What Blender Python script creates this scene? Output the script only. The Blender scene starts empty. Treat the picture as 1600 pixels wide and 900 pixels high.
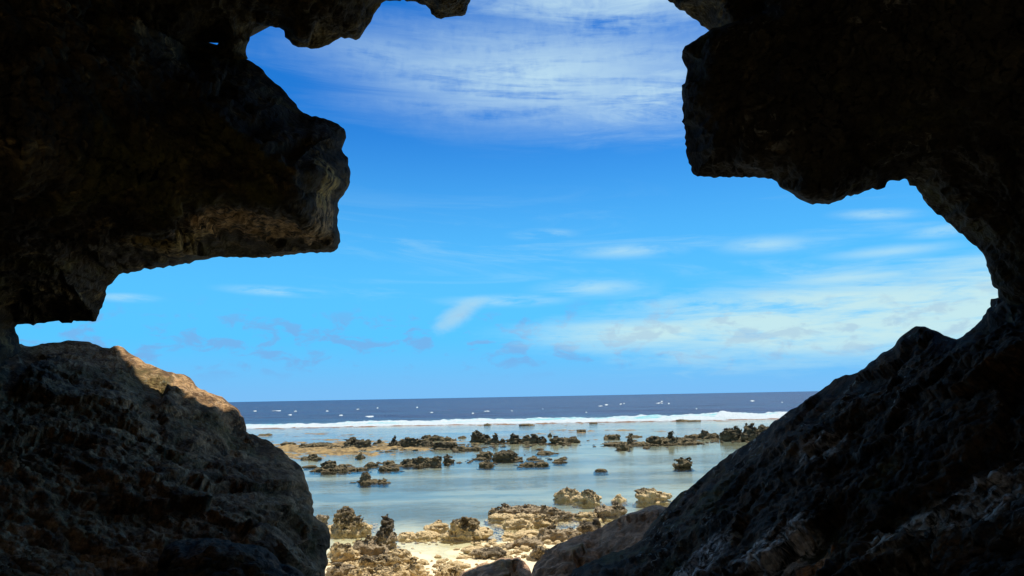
import bpy, math, random
import numpy as np
from mathutils import Matrix, Vector

random.seed(7)
rng = np.random.default_rng(7)
C = bpy.context.scene.collection
scene = bpy.context.scene
R = math.radians

# ------------------------------------------------------------------ camera
CAM = np.array([0.0, 0.0, 4.0])          # metres above the water of the lagoon
FPX = 1155.0                             # focal length, in pixels of a 1600 px wide picture
PITCH = math.atan(170.0 / FPX)
ROLL = R(1.06)
FWD = np.array([0.0, math.cos(PITCH), math.sin(PITCH)])
U0 = np.array([0.0, -math.sin(PITCH), math.cos(PITCH)])
X0 = np.array([1.0, 0.0, 0.0])
RGT = math.cos(ROLL) * X0 - math.sin(ROLL) * U0
UPV = math.sin(ROLL) * X0 + math.cos(ROLL) * U0
cam_data = bpy.data.cameras.new('camera')
cam_data.sensor_width = 36.0
cam_data.lens = FPX / 1600.0 * 36.0
cam_data.clip_start = 0.05
cam_data.clip_end = 60000.0
cam = bpy.data.objects.new('camera', cam_data)
C.objects.link(cam)
m = Matrix.Identity(4)
for i in range(3):
    m[i][0] = RGT[i]; m[i][1] = UPV[i]; m[i][2] = -FWD[i]; m[i][3] = CAM[i]
cam.matrix_world = m
scene.camera = cam

def ray(px, py):
    px = np.asarray(px, float); py = np.asarray(py, float)
    return (FWD + ((px - 800.0) / FPX)[..., None] * RGT - ((py - 450.0) / FPX)[..., None] * UPV)
def at_depth(px, py, d):
    return CAM + ray(px, py) * np.asarray(d, float)[..., None]
def on_level(px, py, z=0.0):
    r = ray(px, py)
    return CAM + r * ((z - CAM[2]) / r[2])
def azel(px, py):
    r = ray(px, py); r = r / np.linalg.norm(r)
    return math.degrees(math.atan2(r[0], r[1])), math.degrees(math.asin(r[2]))

# ------------------------------------------------------------------ node helpers
class NT:
    def __init__(s, tree):
        s.t = tree; s.n = tree.nodes; s.l = tree.links
    def node(s, typ, **kw):
        n = s.n.new(typ)
        for k, v in kw.items(): setattr(n, k, v)
        return n
    def put(s, sock, v):
        if isinstance(v, bpy.types.NodeSocket): s.l.new(v, sock)
        elif isinstance(v, (tuple, list)) and len(v) == 3 and sock.type == 'RGBA': sock.default_value = (*v, 1.0)
        else: sock.default_value = v
    def math(s, op, a, b=None, c=None, clamp=False):
        n = s.node('ShaderNodeMath', operation=op, use_clamp=clamp)
        s.put(n.inputs[0], a)
        if b is not None: s.put(n.inputs[1], b)
        if c is not None: s.put(n.inputs[2], c)
        return n.outputs[0]
    def vmath(s, op, a, b=None):
        n = s.node('ShaderNodeVectorMath', operation=op)
        s.put(n.inputs[0], a)
        if b is not None: s.put(n.inputs[1], b)
        return n.outputs['Value'] if op in ('LENGTH', 'DISTANCE', 'DOT_PRODUCT') else n.outputs[0]
    def noise(s, vec, scale=1.0, detail=5.0, rough=0.55, dist=0.0, lac=2.0):
        n = s.node('ShaderNodeTexNoise', noise_dimensions='3D')
        s.put(n.inputs['Vector'], vec); s.put(n.inputs['Scale'], scale); s.put(n.inputs['Detail'], detail)
        s.put(n.inputs['Roughness'], rough); s.put(n.inputs['Distortion'], dist); s.put(n.inputs['Lacunarity'], lac)
        return n.outputs[0]
    def voro(s, vec, scale, feature='F1'):
        n = s.node('ShaderNodeTexVoronoi', feature=feature)
        s.put(n.inputs['Vector'], vec); s.put(n.inputs['Scale'], scale)
        return n.outputs['Distance']
    def step(s, v, a, b, lo=0.0, hi=1.0):
        n = s.node('ShaderNodeMapRange', interpolation_type='SMOOTHSTEP', clamp=True)
        s.put(n.inputs['Value'], v); s.put(n.inputs['From Min'], a); s.put(n.inputs['From Max'], b)
        s.put(n.inputs['To Min'], lo); s.put(n.inputs['To Max'], hi)
        return n.outputs[0]
    def mix(s, f, a, b, mode='MIX'):
        n = s.node('ShaderNodeMix', data_type='RGBA', blend_type=mode, clamp_factor=True)
        s.put(n.inputs[0], f); s.put(n.inputs[6], a); s.put(n.inputs[7], b)
        return n.outputs[2]
    def xyz(s, x, y, z):
        n = s.node('ShaderNodeCombineXYZ')
        s.put(n.inputs[0], x); s.put(n.inputs[1], y); s.put(n.inputs[2], z)
        return n.outputs[0]
    def sep(s, v):
        n = s.node('ShaderNodeSeparateXYZ'); s.put(n.inputs[0], v)
        return n.outputs
    def bump(s, h, strength=0.5, dist=0.1, normal=None):
        n = s.node('ShaderNodeBump')
        s.put(n.inputs['Height'], h); s.put(n.inputs['Strength'], strength); s.put(n.inputs['Distance'], dist)
        if normal is not None: s.put(n.inputs['Normal'], normal)
        return n.outputs[0]

# ------------------------------------------------------------------ sky and sun
SUN_EL, SUN_AZ = R(72.0), R(32.0)          # azimuth measured from the view direction (+Y) to the right (+X)
world = bpy.data.worlds.new('World'); scene.world = world; world.use_nodes = True
W = NT(world.node_tree)
for n in list(W.n): W.n.remove(n)
sky = W.node('ShaderNodeTexSky', sky_type='NISHITA')
sky.sun_disc = False; sky.sun_elevation = SUN_EL; sky.sun_rotation = SUN_AZ
sky.altitude = 0.0; sky.air_density = 1.0; sky.dust_density = 0.3; sky.ozone_density = 3.0
hs = W.node('ShaderNodeHueSaturation')
W.put(hs.inputs['Saturation'], 1.45); W.put(hs.inputs['Value'], 1.0); W.put(hs.inputs['Color'], sky.outputs[0])
skycol = W.mix(1.0, hs.outputs[0], (0.72, 1.06, 1.36), 'MULTIPLY')
tc = W.node('ShaderNodeTexCoord')
dx, dy, dz = W.sep(tc.outputs['Generated'])
AZ = W.math('MULTIPLY', W.math('ARCTAN2', dx, dy), 57.29578)
EL = W.math('MULTIPLY', W.math('ARCSINE', dz), 57.29578)
skycol = W.mix(W.step(EL, 23.0, 4.0, 0.0, 0.95), skycol, (0.95, 5.7, 10.4))
skycol = W.mix(W.step(EL, 5.0, -0.5, 0.0, 0.75), skycol, (2.3, 5.0, 8.9))
def blob(px, py, hw, hh, soft=0.35, tilt=0.0, warp=0.0, wsrc=None):
    """soft elliptical cloud patch around a fixed compass direction"""
    a0, e0 = azel(px, py); k = math.degrees(1.0 / FPX)
    da = W.math('SUBTRACT', AZ, a0)
    de = W.math('ADD', W.math('SUBTRACT', EL, e0), W.math('MULTIPLY', da, tilt))
    u = W.math('DIVIDE', da, hw * k); v = W.math('DIVIDE', de, hh * k)
    rr = W.math('SQRT', W.math('ADD', W.math('MULTIPLY', u, u), W.math('MULTIPLY', v, v)))
    if warp: rr = W.math('ADD', rr, W.math('MULTIPLY', W.math('SUBTRACT', wsrc, 0.5), warp))
    return W.step(rr, 1.0, soft, 0.0, 1.0)
def wmax(*v):
    r = v[0]
    for q in v[1:]: r = W.math('MAXIMUM', r, q)
    return r
streak = W.noise(W.xyz(W.math('MULTIPLY', AZ, 0.045), W.math('MULTIPLY', W.math('ADD', EL, W.math('MULTIPLY', AZ, 0.05)), 0.42), 3.1), 1.0, 8.0, 0.66, 0.9)
fine = W.noise(W.xyz(W.math('MULTIPLY', AZ, 0.16), W.math('MULTIPLY', EL, 0.9), 9.7), 1.0, 5.0, 0.65, 0.4)
puff = W.noise(W.xyz(W.math('MULTIPLY', AZ, 0.42), W.math('MULTIPLY', EL, 0.85), 1.7), 1.0, 6.0, 0.58, 0.4)
broad = W.noise(W.xyz(W.math('MULTIPLY', AZ, 0.03), W.math('MULTIPLY', EL, 0.05), 5.5), 1.0, 3.0, 0.5)
# high cirrus sheet
ripple = W.noise(W.xyz(W.math('MULTIPLY', AZ, 1.15), W.math('MULTIPLY', EL, 0.8), 2.2), 1.0, 4.0, 0.55, 0.5)
cir_m = wmax(blob(850, 120, 520, 120, 0.0, 0.04, 0.9, streak), blob(980, -60, 420, 150, 0.2, 0.0, 0.8, fine),
             W.math('MULTIPLY', blob(620, 85, 260, 60, 0.0, 0.05, 0.8, streak), 0.55), blob(1020, 150, 330, 80, 0.0, 0.0, 0.8, fine))
cir_n = W.math('ADD', W.math('MULTIPLY', streak, 0.62), W.math('ADD', W.math('MULTIPLY', fine, 0.28), W.math('MULTIPLY', ripple, W.math('MULTIPLY_ADD', W.step(EL, 22.0, 27.0), 0.05, 0.08))))
cir_o = W.step(W.math('MULTIPLY', broad, W.step(EL, 24.0, 38.0)), 0.30, 0.58)  # overhead cirrus, mostly out of view, added to neutralise the blue sky light
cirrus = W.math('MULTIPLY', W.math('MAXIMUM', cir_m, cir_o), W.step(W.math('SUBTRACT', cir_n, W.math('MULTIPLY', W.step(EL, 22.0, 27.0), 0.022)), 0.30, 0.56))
# bright bank over the sea on the right
bank_m = wmax(blob(1330, 495, 470, 85, 0.35, -0.03, 0.9, fine), blob(1030, 520, 300, 46, 0.1, 0.0, 0.9, fine),
              blob(1600, 470, 330, 80, 0.4, 0.0, 0.7, fine))
bank = W.math('MULTIPLY', bank_m, W.step(W.math('ADD', W.math('MULTIPLY', streak, 0.5), W.math('MULTIPLY', fine, 0.5)), 0.32, 0.55))
# thin streaks
thin_m = wmax(blob(1200, 382, 110, 20, 0.0, 0.03, 0.9, fine), blob(1390, 393, 130, 14, 0.0, 0.0, 0.8, fine), blob(1320, 434, 120, 12, 0.0, 0.0, 0.8, fine),
              blob(980, 392, 130, 18, 0.0, 0.0, 0.9, fine), blob(430, 455, 110, 11, 0.0, 0.03, 0.8, fine), blob(930, 450, 130, 22, 0.0, 0.0, 0.9, fine),
              blob(1370, 335, 80, 12, 0.0, 0.1, 0.9, fine), blob(195, 465, 60, 9, 0.0, 0.0, 0.7, fine), blob(1480, 360, 80, 14, 0.0, 0, 0.9, fine),
              blob(790, 470, 150, 14, 0.0, 0, 0.9, fine), blob(850, 366, 70, 12, 0.0, 0, 0.9, fine))
thin_o = W.math('MULTIPLY', W.math('MULTIPLY', W.step(streak, 0.50, 0.72), W.math('MULTIPLY', W.step(EL, 6.0, 9.0), W.step(EL, 17.0, 12.0))), 0.30)
thin = W.math('MAXIMUM', W.math('MULTIPLY', thin_m, W.step(fine, 0.30, 0.62)), thin_o)
# small grey lilac scud low over the horizon
scud_b = W.math('MULTIPLY', W.step(EL, 1.0, 3.2), W.step(EL, 8.0, 5.0))
scud = W.math('MULTIPLY', scud_b, W.step(puff, 0.50, 0.64))
lit_puff = blob(715, 492, 48, 24, 0.2, -0.5, 1.0, puff)
col = W.mix(W.math('MULTIPLY', scud, 0.70), skycol, (1.9, 4.2, 7.9))
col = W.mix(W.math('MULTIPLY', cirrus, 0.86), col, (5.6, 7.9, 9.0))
col = W.mix(W.math('MULTIPLY', thin, 0.62), col, (5.6, 8.2, 8.9))
col = W.mix(W.math('MULTIPLY', bank, 0.86), col, (6.3, 8.5, 8.4))
col = W.mix(W.math('MULTIPLY', lit_puff, 0.55), col, (5.2, 7.2, 8.0))
col = W.mix(W.math('MULTIPLY', W.math('MULTIPLY', scud, bank), 0.5), col, (3.6, 5.6, 7.6))
bg = W.node('ShaderNodeBackground'); W.put(bg.inputs[0], col); bg.inputs[1].default_value = 0.075
world.cycles.sampling_method = 'MANUAL'; world.cycles.sample_map_resolution = 256
wo = W.node('ShaderNodeOutputWorld'); W.l.new(bg.outputs[0], wo.inputs[0])

sun_data = bpy.data.lights.new('sun', 'SUN')
sun_data.energy = 5.0; sun_data.angle = R(0.53); sun_data.color = (1.0, 0.94, 0.84)
sun = bpy.data.objects.new('sun', sun_data); C.objects.link(sun)
sd = Vector((math.sin(SUN_AZ) * math.cos(SUN_EL), math.cos(SUN_AZ) * math.cos(SUN_EL), math.sin(SUN_EL)))
sun.rotation_euler = sd.to_track_quat('Z', 'Y').to_euler()
sun.location = (20, 40, 60)

scene.view_settings.view_transform = 'Standard'
scene.view_settings.look = 'None'
scene.view_settings.gamma = 1.0
scene.view_settings.use_curve_mapping = False
scene.view_settings.exposure = 0.42
scene.render.engine = 'CYCLES'
scene.cycles.max_bounces = 6
scene.cycles.transparent_max_bounces = 12

# ------------------------------------------------------------------ noise in numpy
_perm = rng.permutation(256); _perm = np.concatenate([_perm, _perm, _perm])
_g = rng.normal(size=(256, 3)); _g /= np.linalg.norm(_g, axis=1)[:, None]
def perlin(P):
    Pi = np.floor(P).astype(np.int64); f = P - Pi; Pi &= 255
    u = f * f * f * (f * (f * 6 - 15) + 10)
    res = 0.0
    for i in (0, 1):
        a = _perm[Pi[:, 0] + i]; wx = u[:, 0] if i else 1 - u[:, 0]
        for j in (0, 1):
            b = _perm[a + Pi[:, 1] + j]; wy = u[:, 1] if j else 1 - u[:, 1]
            for k in (0, 1):
                g = _g[_perm[b + Pi[:, 2] + k]]; wz = u[:, 2] if k else 1 - u[:, 2]
                res = res + wx * wy * wz * (g[:, 0] * (f[:, 0] - i) + g[:, 1] * (f[:, 1] - j) + g[:, 2] * (f[:, 2] - k))
    return res * 1.5
def fbm(P, octv=4, gain=0.5, mode=None):
    s = 0.0; a = 1.0; t = 0.0; Q = P.copy()
    for o in range(octv):
        n = perlin(Q + 17.3 * o)
        if mode == 'ridge': n = 1.0 - 2.0 * np.abs(n)
        elif mode == 'billow': n = 2.0 * np.abs(n) - 0.6
        s = s + a * n; t += a; a *= gain; Q = Q * 2.03
    return s / t
def pits(P):
    """rounded solution hollows: 1 at a hollow's middle, 0 outside"""
    Pi = np.floor(P).astype(np.int64); best = np.full(len(P), 9.0)
    for i in (-1, 0, 1):
        for j in (-1, 0, 1):
            for k in (-1, 0, 1):
                c = Pi + np.array([i, j, k]); h = _perm[_perm[_perm[c[:, 0] & 255] + (c[:, 1] & 255)] + (c[:, 2] & 255)]
                q = c + 0.5 + _g[h] * 0.42
                best = np.minimum(best, ((P - q) ** 2).sum(1))
    return np.clip(1.0 - np.sqrt(best) / 0.55, 0, 1)
def facets(P, slope=0.5, off=0.12):
    """broken block faces: every cell a tilted plane with its own step"""
    Pi = np.floor(P).astype(np.int64); best = np.full(len(P), 9.0); val = np.zeros(len(P))
    for i in (-1, 0, 1):
        for j in (-1, 0, 1):
            for k in (-1, 0, 1):
                c = Pi + np.array([i, j, k]); h = _perm[_perm[_perm[c[:, 0] & 255] + (c[:, 1] & 255)] + (c[:, 2] & 255)]
                dv = P - (c + 0.5 + _g[h] * 0.42); d2 = (dv ** 2).sum(1); mk = d2 < best
                best[mk] = d2[mk]; h2 = _perm[h + 7]
                v = (dv * _g[h2]).sum(1) * slope + off * (_perm[h2 + 3] / 128.0 - 1.0)
                val[mk] = v[mk]
    return val
def smooth(x, a, b):
    t = np.clip((x - a) / (b - a), 0, 1); return t * t * (3 - 2 * t)

# ------------------------------------------------------------------ object helpers
def mesh_obj(name, V, F, mat, loc=None, parent=None, smooth_shade=True):
    V = np.asarray(V, float)
    if loc is None: loc = (V[:, 0].mean(), V[:, 1].mean(), V[:, 2].min())
    V = V - np.asarray(loc)
    me = bpy.data.meshes.new(name)
    F = np.asarray(F, np.int32); nf, k = F.shape
    me.vertices.add(len(V)); me.vertices.foreach_set('co', V.astype(np.float32).ravel())
    me.loops.add(nf * k); me.loops.foreach_set('vertex_index', F.ravel())
    me.polygons.add(nf); me.polygons.foreach_set('loop_start', np.arange(0, nf * k, k, dtype=np.int32))
    me.polygons.foreach_set('loop_total', np.full(nf, k, np.int32))
    me.polygons.foreach_set('use_smooth', np.full(nf, smooth_shade))
    me.update(calc_edges=True); me.validate()
    me.materials.append(mat)
    o = bpy.data.objects.new(name, me); o.location = loc; C.objects.link(o)
    if parent: o.parent = parent
    return o
def tag(o, label, cat, group=None):
    o['label'] = label; o['category'] = cat
    if group: o['group'] = group
    return o
def struct(o): o['kind'] = 'structure'; return o
def stuff(o, label=None, cat=None):
    o['kind'] = 'stuff'
    if label: o['label'] = label; o['category'] = cat
    return o
def grid_faces(nx, ny):
    i, j = np.meshgrid(np.arange(nx - 1), np.arange(ny - 1), indexing='ij')
    a = (i * ny + j).ravel()
    return np.stack([a, a + ny, a + ny + 1, a + 1], 1)

# ------------------------------------------------------------------ materials
def new_mat(name):
    mt = bpy.data.materials.new(name); mt.use_nodes = True
    t = NT(mt.node_tree)
    for n in list(t.n): t.n.remove(n)
    out = t.node('ShaderNodeOutputMaterial')
    return mt, t, out
def principled(t, out, color, rough=0.85, normal=None, spec=0.3):
    b = t.node('ShaderNodeBsdfPrincipled')
    t.put(b.inputs['Base Color'], color); t.put(b.inputs['Roughness'], rough); t.put(b.inputs['Specular IOR Level'], spec)
    if normal is not None: t.put(b.inputs['Normal'], normal)
    t.l.new(b.outputs[0], out.inputs['Surface'])
    return b
def wpos(t): return t.node('ShaderNodeNewGeometry').outputs['Position']

def cave_rock(name, base=(0.042, 0.038, 0.019), light=(0.19, 0.155, 0.075), dark=(0.012, 0.011, 0.008), green=(0.075, 0.078, 0.018), lichen=0.25, tan=0.5, spots=()):
    mt, t, out = new_mat(name); P = wpos(t)
    n1 = t.noise(P, 0.9, 4, 0.6, 0.5); n2 = t.noise(P, 3.6, 6, 0.65, 0.8); n3 = t.noise(P, 15.0, 4, 0.65)
    n4 = t.noise(t.vmath('ADD', P, (7.7, 3.1, 1.9)), 2.1, 6, 0.68, 1.2)
    c = t.mix(t.step(n2, 0.40, 0.62), dark, base)
    c = t.mix(t.math('MULTIPLY', t.step(n4, 0.54, 0.68), tan), c, light)
    c = t.mix(t.math('MULTIPLY', t.step(n1, 0.52, 0.66), 0.55), c, green)
    ln = t.noise(t.vmath('ADD', P, (1.3, 8.2, 4.4)), 5.2, 6, 0.7, 1.6)
    lm = t.math('MULTIPLY', t.step(ln, 0.56, 0.64), t.step(t.noise(P, 1.1, 2, 0.5), 0.48, 0.62))
    c = t.mix(t.math('MULTIPLY', lm, lichen), c, (0.42, 0.44, 0.40))
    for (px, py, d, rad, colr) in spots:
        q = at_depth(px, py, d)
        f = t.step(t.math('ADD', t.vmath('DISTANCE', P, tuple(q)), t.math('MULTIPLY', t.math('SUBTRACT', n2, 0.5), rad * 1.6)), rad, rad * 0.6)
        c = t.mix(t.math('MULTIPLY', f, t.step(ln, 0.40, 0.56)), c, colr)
    c = t.mix(t.math('MULTIPLY', t.step(n3, 0.55, 0.40), 0.5), c, dark)
    h = t.math('ADD', n3, t.math('MULTIPLY', t.voro(P, 26.0), 0.45))
    principled(t, out, c, 0.92, t.bump(h, 0.7, 0.05), 0.15)
    return mt

M_left = cave_rock('weathered_limestone_overhang', base=(0.050, 0.040, 0.018), light=(0.30, 0.23, 0.095), tan=0.6, lichen=0.12, spots=[(380, 360, 6.1, 0.55, (0.54, 0.37, 0.18)), (500, 370, 6.4, 0.5, (0.48, 0.34, 0.17)), (260, 375, 6.2, 0.4, (0.40, 0.31, 0.12)), (530, 280, 6.3, 0.35, (0.42, 0.33, 0.12))])  # tan spots paint bounce light on the underside and a lit rim
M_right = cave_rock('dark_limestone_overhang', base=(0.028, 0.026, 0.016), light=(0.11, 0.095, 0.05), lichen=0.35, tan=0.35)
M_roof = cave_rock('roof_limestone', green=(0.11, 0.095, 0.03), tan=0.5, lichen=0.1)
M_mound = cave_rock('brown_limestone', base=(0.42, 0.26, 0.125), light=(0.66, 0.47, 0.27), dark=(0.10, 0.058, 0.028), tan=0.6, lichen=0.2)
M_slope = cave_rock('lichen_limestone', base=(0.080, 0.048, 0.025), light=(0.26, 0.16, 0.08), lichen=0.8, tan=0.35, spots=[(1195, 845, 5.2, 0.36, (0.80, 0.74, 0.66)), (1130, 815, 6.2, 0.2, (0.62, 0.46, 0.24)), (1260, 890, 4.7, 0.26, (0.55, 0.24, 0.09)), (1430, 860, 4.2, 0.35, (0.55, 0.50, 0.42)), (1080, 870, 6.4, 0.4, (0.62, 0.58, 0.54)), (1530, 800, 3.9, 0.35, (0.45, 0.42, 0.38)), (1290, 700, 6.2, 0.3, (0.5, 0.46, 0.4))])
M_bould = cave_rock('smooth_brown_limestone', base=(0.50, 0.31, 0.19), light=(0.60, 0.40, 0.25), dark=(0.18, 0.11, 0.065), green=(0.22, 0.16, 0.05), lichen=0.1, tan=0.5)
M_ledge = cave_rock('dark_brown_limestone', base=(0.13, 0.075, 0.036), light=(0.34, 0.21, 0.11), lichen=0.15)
M_wall = cave_rock('cave_wall_limestone', base=(0.36, 0.28, 0.18), light=(0.52, 0.42, 0.29), dark=(0.12, 0.09, 0.055), green=(0.3, 0.25, 0.14), lichen=0.1)  # unseen wall, coloured paler to bounce warm fill into the cave

def reef_mat(name, dark, mid, light, amt, scale=1.0, wet=True):
    mt, t, out = new_mat(name); P = wpos(t)
    x, y, z = t.sep(P)
    n2 = t.noise(P, 2.4 * scale, 8, 0.65, 0.5); n3 = t.noise(P, 9.0 * scale, 8, 0.7, 0.6); n1 = t.noise(P, 0.6 * scale, 4, 0.5)
    c = t.mix(t.step(n2, 0.36, 0.62), dark, mid)
    k = t.math('ADD', t.math('MULTIPLY', n3, 0.6), t.math('ADD', t.math('MULTIPLY', n1, 0.4), t.step(z, 0.05, 0.75, 0.09, -0.12)))
    c = t.mix(t.math('MULTIPLY', t.step(k, 0.48, 0.545), amt), c, light)
    if wet: c = t.mix(t.step(t.math('ADD', z, t.math('MULTIPLY', n2, 0.1)), 0.14, 0.05, 0.0, 0.65), c, (0.075, 0.055, 0.028))
    h = t.math('ADD', n3, t.math('MULTIPLY', t.voro(P, 11.0 * scale), 0.5))
    principled(t, out, c, 0.9, t.bump(h, 1.0, 0.12 / scale), 0.15)
    return mt
M_far = reef_mat('dark_coral_rock', (0.030, 0.025, 0.016), (0.115, 0.092, 0.050), (0.22, 0.165, 0.085), 0.5)
M_near = reef_mat('tan_coral_rock', (0.050, 0.038, 0.024), (0.22, 0.165, 0.09), (0.74, 0.55, 0.29), 0.8, 1.7, False)
M_neard = reef_mat('grey_coral_rock', (0.035, 0.029, 0.02), (0.14, 0.11, 0.07), (0.54, 0.41, 0.25), 0.6, 1.7, False)

# ------------------------------------------------------------------ ground sheet: cave floor, beach, lagoon bed, reef flat
def axis(parts):
    a = []
    for lo, hi, st in parts: a.extend(np.arange(lo, hi, st))
    a.append(parts[-1][1]); return np.array(a)
def ground_z(x, y):
    P = np.stack([x, y, np.zeros_like(x)], 1)
    base = np.interp(y, [-14, 2, 6, 10, 14.5, 17, 19.5, 23, 30, 48, 58, 66, 80, 96, 108, 114, 119, 126],
                        [2.2, 2.2, 2.0, 1.15, 0.22, 0.09, -0.02, -0.12, -0.20, -0.22, -0.15, -0.06, -0.07, -0.12, -0.05, 0.02, -0.15, -6.0])
    n = fbm(P * 0.35, 4); n2 = fbm(P * 1.3, 4)
    far = smooth(y, 46, 60) * (1 - smooth(y, 118, 121))
    z = base + 0.05 * n2 * (1 - far) + far * (0.16 * n + 0.09 * n2)
    # weedy flat standing just proud of the water on the left
    left = np.exp(-(((x + 16) / 9.0) ** 2 + ((y - 58) / 13.0) ** 2)); z = z + 0.30 * left * (0.55 + 0.8 * n + 0.9 * n2)
    bar2 = np.exp(-((y - 88 + 0.12 * x) / 6.5) ** 2); z = z + 0.13 * bar2 * (0.25 + 1.6 * fbm(P * np.array([0.06, 0.16, 1.0]) + 3, 4))
    # sand bar between the near rocks on the right
    bar = np.exp(-(((x - 1.5) / 3.4) ** 2 + ((y - 20.5) / 2.4) ** 2)); z = z + 0.12 * bar * (0.8 + 0.8 * n2)
    cave = 1 - smooth(y, 10, 15)
    z = z + cave * 0.12 * fbm(P * 0.9, 5)
    return z
gx = axis([(-420, -120, 20), (-120, -50, 2), (-50, -14, 0.45), (-14, 14, 0.11), (14, 50, 0.45), (50, 120, 2), (120, 420, 20)])
gy = axis([(-14, 12, 0.5), (12, 30, 0.11), (30, 125, 0.4), (125, 131, 1)])
GX, GY = np.meshgrid(gx, gy, indexing='ij')
GZ = ground_z(GX.ravel(), GY.ravel())
mt, t, out = new_mat('coral_sand'); P = wpos(t); x, y, z = t.sep(P)
n1 = t.noise(P, 0.35, 6, 0.6, 0.6); n2 = t.noise(P, 2.2, 7, 0.65, 0.4); n3 = t.noise(P, 22.0, 5, 0.6); n4 = t.noise(t.xyz(t.math('MULTIPLY', x, 0.08), t.math('MULTIPLY', y, 0.3), 0.0), 1.0, 5, 0.6, 0.5)
sand = t.mix(n2, (0.66, 0.54, 0.33), (0.76, 0.65, 0.43))
sand = t.mix(t.math('MULTIPLY', t.step(n3, 0.55, 0.72), 0.5), sand, (0.40, 0.31, 0.19))
sand = t.mix(t.math('MULTIPLY', t.step(n2, 0.56, 0.68), 0.35), sand, (0.52, 0.36, 0.14))
bed = t.mix(t.step(n4, 0.38, 0.62), (0.15, 0.155, 0.115), (0.27, 0.25, 0.17))
bed = t.mix(t.math('MULTIPLY', t.step(n1, 0.47, 0.60), 0.75), bed, (0.13, 0.12, 0.07))
n5 = t.noise(t.xyz(t.math('MULTIPLY', x, 0.05), t.math('MULTIPLY', y, 0.2), 7.0), 1.0, 4, 0.6, 0.4)
bed = t.mix(t.math('MULTIPLY', t.step(n5, 0.50, 0.64), 0.7), bed, (0.36, 0.33, 0.22))
weed = t.mix(t.step(n2, 0.40, 0.60), (0.11, 0.074, 0.032), (0.27, 0.18, 0.07))
flat = t.mix(t.step(t.math('ADD', z, t.math('MULTIPLY', n2, 0.10)), -0.03, 0.06), bed, weed)
c = t.mix(t.step(t.math('ADD', y, t.math('MULTIPLY', n1, 9.0)), 23.0, 33.0), sand, bed)
c = t.mix(t.step(t.math('ADD', y, t.math('MULTIPLY', n1, 8.0)), 46.0, 54.0), c, flat)
c = t.mix(t.step(t.math('ADD', y, t.math('MULTIPLY', n1, 6.0)), 108.0, 116.0, 0.0, 0.8), c, (0.16, 0.085, 0.055))
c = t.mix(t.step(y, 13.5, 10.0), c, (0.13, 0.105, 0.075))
c = t.mix(t.step(t.math('ADD', y, n1), 1.0, -0.5), c, (0.62, 0.50, 0.34))  # floor behind the camera, paled to bounce sun back as fill
principled(t, out, c, 0.9, t.bump(t.math('ADD', n3, t.math('MULTIPLY', n2, 2.0)), 0.5, 0.03), 0.2)
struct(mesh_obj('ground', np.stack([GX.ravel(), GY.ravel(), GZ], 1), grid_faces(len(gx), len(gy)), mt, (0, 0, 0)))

# ------------------------------------------------------------------ lagoon water and open sea
mt, t, out = new_mat('lagoon_water'); P = wpos(t); x, y, z = t.sep(P)
rip = t.noise(t.xyz(t.math('MULTIPLY', x, 1.6), t.math('MULTIPLY', y, 3.2), 0.0), 1.0, 5, 0.6, 0.3)
calm = t.noise(t.xyz(t.math('MULTIPLY', x, 0.03), t.math('MULTIPLY', y, 0.12), 2.0), 1.0, 4, 0.55, 0.4)
bmp = t.bump(rip, t.step(calm, 0.38, 0.62, 0.06, 0.35), 0.10)
fr = t.node('ShaderNodeFresnel'); fr.inputs['IOR'].default_value = 1.33; t.put(fr.inputs['Normal'], bmp)
tr = t.node('ShaderNodeBsdfTransparent'); t.put(tr.inputs[0], (0.90, 0.96, 0.95))
gl = t.node('ShaderNodeBsdfGlossy'); gl.inputs['Roughness'].default_value = 0.07; t.put(gl.inputs['Normal'], bmp); t.put(gl.inputs['Color'], (0.9, 0.9, 0.9))
ms = t.node('ShaderNodeMixShader'); t.put(ms.inputs[0], t.math('MULTIPLY', fr.outputs[0], 0.92)); t.l.new(tr.outputs[0], ms.inputs[1]); t.l.new(gl.outputs[0], ms.inputs[2])
t.l.new(ms.outputs[0], out.inputs['Surface'])
struct(mesh_obj('lagoon_water', [(-420, 12, 0), (420, 12, 0), (420, 119.0, 0), (-420, 119.0, 0)], [(0, 1, 2, 3)], mt, (0, 60, 0)))

mt, t, out = new_mat('open_sea'); P = wpos(t); x, y, z = t.sep(P)
w1 = t.noise(t.xyz(t.math('MULTIPLY', x, 0.035), t.math('MULTIPLY', y, 0.09), 0.0), 1.0, 8, 0.62, 0.3)
w2 = t.noise(t.xyz(t.math('MULTIPLY', x, 0.25), t.math('MULTIPLY', y, 0.55), 3.0), 1.0, 6, 0.65, 0.2)
w3 = t.noise(t.xyz(t.math('MULTIPLY', x, 0.006), t.math('MULTIPLY', y, 0.03), 6.0), 1.0, 5, 0.6, 0.3)
c = t.mix(t.step(w1, 0.36, 0.64), (0.006, 0.020, 0.066), (0.018, 0.050, 0.12))
c = t.mix(t.step(w3, 0.40, 0.62, 0.0, 0.6), c, (0.014, 0.06, 0.12))
c = t.mix(t.step(y, 160.0, 118.0), c, (0.02, 0.10, 0.16))
principled(t, out, c, 0.42, t.bump(t.math('ADD', t.math('MULTIPLY', w1, 2.0), t.math('MULTIPLY', w2, 0.5)), 1.0, 2.2), 0.22)
sx = axis([(-26000, -2000, 4000), (-2000, -300, 100), (-300, 300, 2.5), (300, 2000, 100), (2000, 26000, 4000)])
sy = axis([(119.0, 330, 1.5), (330, 900, 15), (900, 4000, 200), (4000, 40000, 6000)])
SX, SY = np.meshgrid(sx, sy, indexing='ij')
Pw = np.stack([SX.ravel() * 0.03, SY.ravel() * 0.11, np.zeros(SX.size)], 1)
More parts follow.
